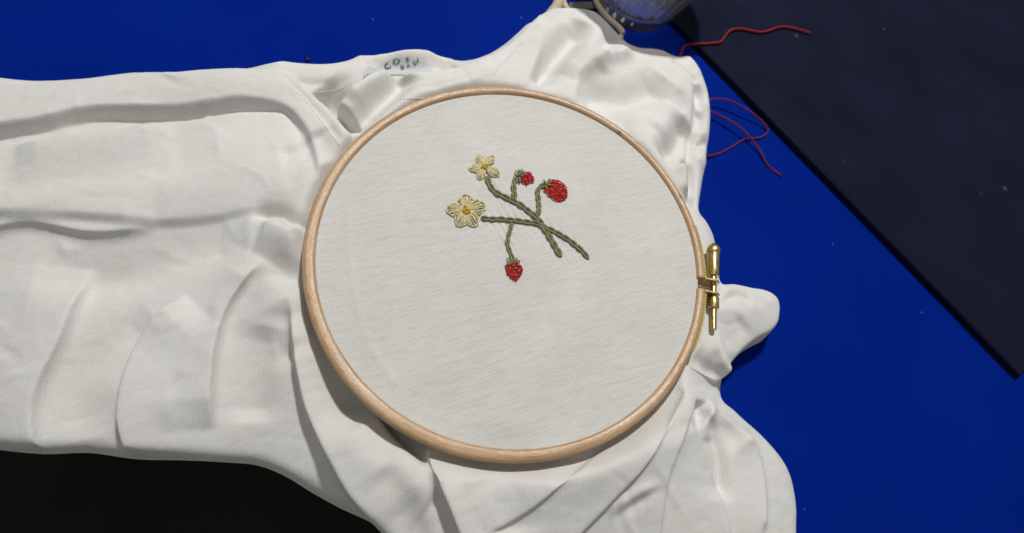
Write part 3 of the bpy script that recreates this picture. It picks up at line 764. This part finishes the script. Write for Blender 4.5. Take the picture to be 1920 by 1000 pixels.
stitch_row([(925,140),(950,112),(980,78)], 6.0, 4.0)
# label
M_LABEL = mat('grey_satin_label', (0.56, 0.58, 0.60), 0.5, spec=0.3)
t = NT(M_LABEL); t.bump(t.noise(t.mapped(), 2500, 2), 0.3, 0.0002)
M_INK = mat('grey_print', (0.14, 0.15, 0.165), 0.7)
def ribbon(top, depth, name='brand_label', lift=0.45):
    L = smooth_line([on_cloth(u, v)[:2] for u, v in top], 8); V = []; Fc = []; m = 8
    for q in L:
        for k in range(m):
            x, y = q[0] + 0.10 * depth * k / (m - 1), q[1] - depth * k / (m - 1); V.append((x, y, float(hz(x, y)) + lift))
    for i in range(len(L) - 1):
        for k in range(m - 1): Fc.append((i * m + k, i * m + k + 1, (i + 1) * m + k + 1, (i + 1) * m + k))
    return mesh_obj(name, V, Fc, M_LABEL, shirt)
lab = ribbon([(682,136),(700,129),(718,121),(740,115),(762,112),(782,115),(800,123),(814,133)], 9.0)
def letter(ch, u, v, size_px, rot):
    fc = bpy.data.curves.new('letter_' + ch, 'FONT'); fc.body = ch; fc.size = 1; fc.align_x = 'CENTER'; fc.align_y = 'CENTER'; fc.offset = 0.022
    o = bpy.data.objects.new('tmp', fc); COL.objects.link(o)
    bpy.context.view_layer.update(); me = bpy.data.meshes.new_from_object(o.evaluated_get(bpy.context.evaluated_depsgraph_get()))
    bpy.data.objects.remove(o)
    co = np.zeros(len(me.vertices) * 3); me.vertices.foreach_get('co', co); co = co.reshape(-1, 3)
    a = math.radians(rot); W = []; zc = on_cloth(u, v)[2]
    def on_label(uu, vv):
        q = on_cloth(uu, vv, 0.95)
        return q if abs(q[2] - zc) < 3.0 else P(uu, vv, zc + 1.2)
    for x, y, _ in co:
        dx, dy = x * size_px * 1.25, -y * size_px
        W.append(on_label(u + dx * math.cos(a) - dy * math.sin(a), v + dx * math.sin(a) + dy * math.cos(a)) * MM)
    me.vertices.foreach_set('co', np.array(W).ravel()); me.update(); me.materials.clear(); me.materials.append(M_INK)
    o = bpy.data.objects.new('letter', me); COL.objects.link(o); o.parent = lab
for ch, u, v, s, r in (('C',727,127.5,14.5,-24),('O',743.5,119.5,14.5,-16),('S',764,116,10.5,2),(')',783,117,11,10),('B',754.5,129.5,10,-20),('A',765.5,127,9,-12),('S',777,123,10,-8)):
    letter(ch, u, v, s, r)

# ------------------------------------------------------------------ things around
def red_thread(name, pts, r, label, m):
    L = smooth_line([P(u, v, z) for u, v, z in pts], 10); sg = np.r_[0, np.cumsum(np.linalg.norm(np.diff(L, axis=0), axis=1))]; st = np.arange(0, sg[-1], 0.45)
    Q = np.c_[[np.interp(st, sg, L[:, i]) for i in range(3)]].T; tg = np.gradient(Q, axis=0); tg /= np.linalg.norm(tg, axis=1)[:, None]
    sd_ = np.cross(tg, [0, 0, 1.0]); sd_ /= np.linalg.norm(sd_, axis=1)[:, None]; b = MB(); wv_ = 1 + 0.12 * np.sin(st * 0.9) * np.sin(st * 0.37)
    for ph in (0, 2.094, 4.189):                         # three twisted plies
        an = st * 2 * math.pi / 3.4 + ph
        b.tube(Q + (np.cos(an)[:, None] * sd_ + np.sin(an)[:, None] * np.array([0, 0, 1.0])) * (r * 0.5 * wv_)[:, None], r * 0.55 * wv_, 6)
    o = b.build(name, m); tag(o, label, 'thread'); return o
M_RT = thread_mat('red_floss', (0.30, 0.006, 0.016)); M_RT2 = thread_mat('crimson_floss', (0.17, 0.010, 0.05))
red_thread('red_thread', [(1268,122,2),(1276,103,1.5),(1281,91,1),(1289,84,1.5),(1301,82.5,4.8),(1315,82,5.0),(1335,81,5.0),(1350,79,5.2),(1358,70,5.2),(1366,60,5.2),(1376,55,5.2),(1392,54,5.2),(1430,60,5.2),(1470,50,5.2),(1520,62,5.2)], 0.6,
  'red thread running from the shirt on to the dark board', M_RT)
red_thread('red_thread', [(1318,192,3),(1338,186,4),(1362,187,5),(1390,199,5),(1425,224,3),(1440,245,0.9),(1425,258,0.9),(1395,262,0.9),(1370,277,0.6),(1345,289,0.5),(1325,293,1.5)], 0.5,
  'crimson thread curling in a loop on the blue table', M_RT2)
red_thread('red_thread', [(1320,206,3),(1342,213,3.5),(1368,226,4),(1390,241,4),(1420,275,2),(1440,310,0.6),(1465,330,0.6)], 0.5,
  'crimson thread trailing across the blue table inside the loop', M_RT2)

# glass
gc = P(1191, 9, 0); gc[2] = 0.05
M_GLASS = mat('clear_glass', (0.98, 0.99, 0.988), 0.0, spec=0.6, Transmission_Weight=0.975, IOR=1.46)
b = MB(); NR_ = 28
def rf(r, h, t, j): return r * (1 + (0.022 * abs(math.sin(NR_ / 2 * t)) - 0.012 if 2 <= j <= 9 else 0))
GH = 0.43
gp = [(0.05, 0.0), (17.5, 0), (20.0, 1.0), (21.5, 4), (23, 12), (25, 25), (27, 40), (29, 55), (31, 70), (32, 78), (32.6, 84), (32.8, 86), (32.0, 87), (31.0, 86), (30.6, 78), (27.4, 55), (23.6, 25), (21.4, 12), (19.5, 8.5), (15, 7.6), (0.05, 7.2)]
b.lathe(gc, (0, 0, 1), [(r, h if h < 13 else 13 + (h - 13) * GH) for r, h in gp], 168, rf); gl_ = b.build('glass_tumbler', M_GLASS)
tag(gl_, 'clear ribbed drinking glass standing on the blue table behind the shirt', 'glass')

# beige curved handle between shirt and glass
M_BEIGE = mat('beige_plastic', (0.50, 0.44, 0.32), 0.45, spec=0.4)
tb_ = NT(M_BEIGE); tb_.l(tb_.ramp(tb_.noise(tb_.mapped(), 120, 4), [(0.3, (0.44, 0.385, 0.275)), (0.7, (0.55, 0.485, 0.36))]), tb_.b.inputs['Base Color'])
hd = thing('looped_handle', 'beige curved loop half hidden between white shirt and drinking glass', 'handle')
for pts in ([(1168,64),(1162,54),(1150,43),(1137,31),(1127,19),(1119,6),(1113,-12),(1095,-30),(1070,-30),(1055,-10),(1062,15),(1090,40),(1120,60),(1150,72),(1166,70)],):
    b = MB(); b.tube(smooth_line([P(u, v, 4) for u, v in pts], 8), 1.55, 10); b.build('loop', M_BEIGE, hd)
b = MB(); b.tube(smooth_line([P(u, v, 4) for u, v in [(1056,-6),(1048,4),(1043,14),(1030,30)]], 8), 2.8, 10); b.build('loop', M_BEIGE, hd)
M_STEEL = mat('dull_steel', (0.20, 0.18, 0.15), 0.35, metal=1.0)
slab('shank', [P(1066, 4, 3), P(1112, 2, 3), P(1114, 16, 3), P(1068, 14, 3)], 1.0, 3.0, 0.4, M_STEEL, hd)

# dark crumb on the table
b = MB(); c = P(577, 113, 0); b.lathe((c[0], c[1], 0.0), (0, 0, 1), [(0.05, 0.02), (0.9, 0.05), (1.15, 0.5), (0.9, 1.0), (0.4, 1.25), (0.05, 1.3)], 12, lambda r, h, t, j: r * (1 + 0.15 * math.sin(3 * t)))
tag(b.build('bead', mat('black_bead', (0.01, 0.012, 0.02), 0.5)), 'tiny black bead lying alone on the blue table', 'bead')
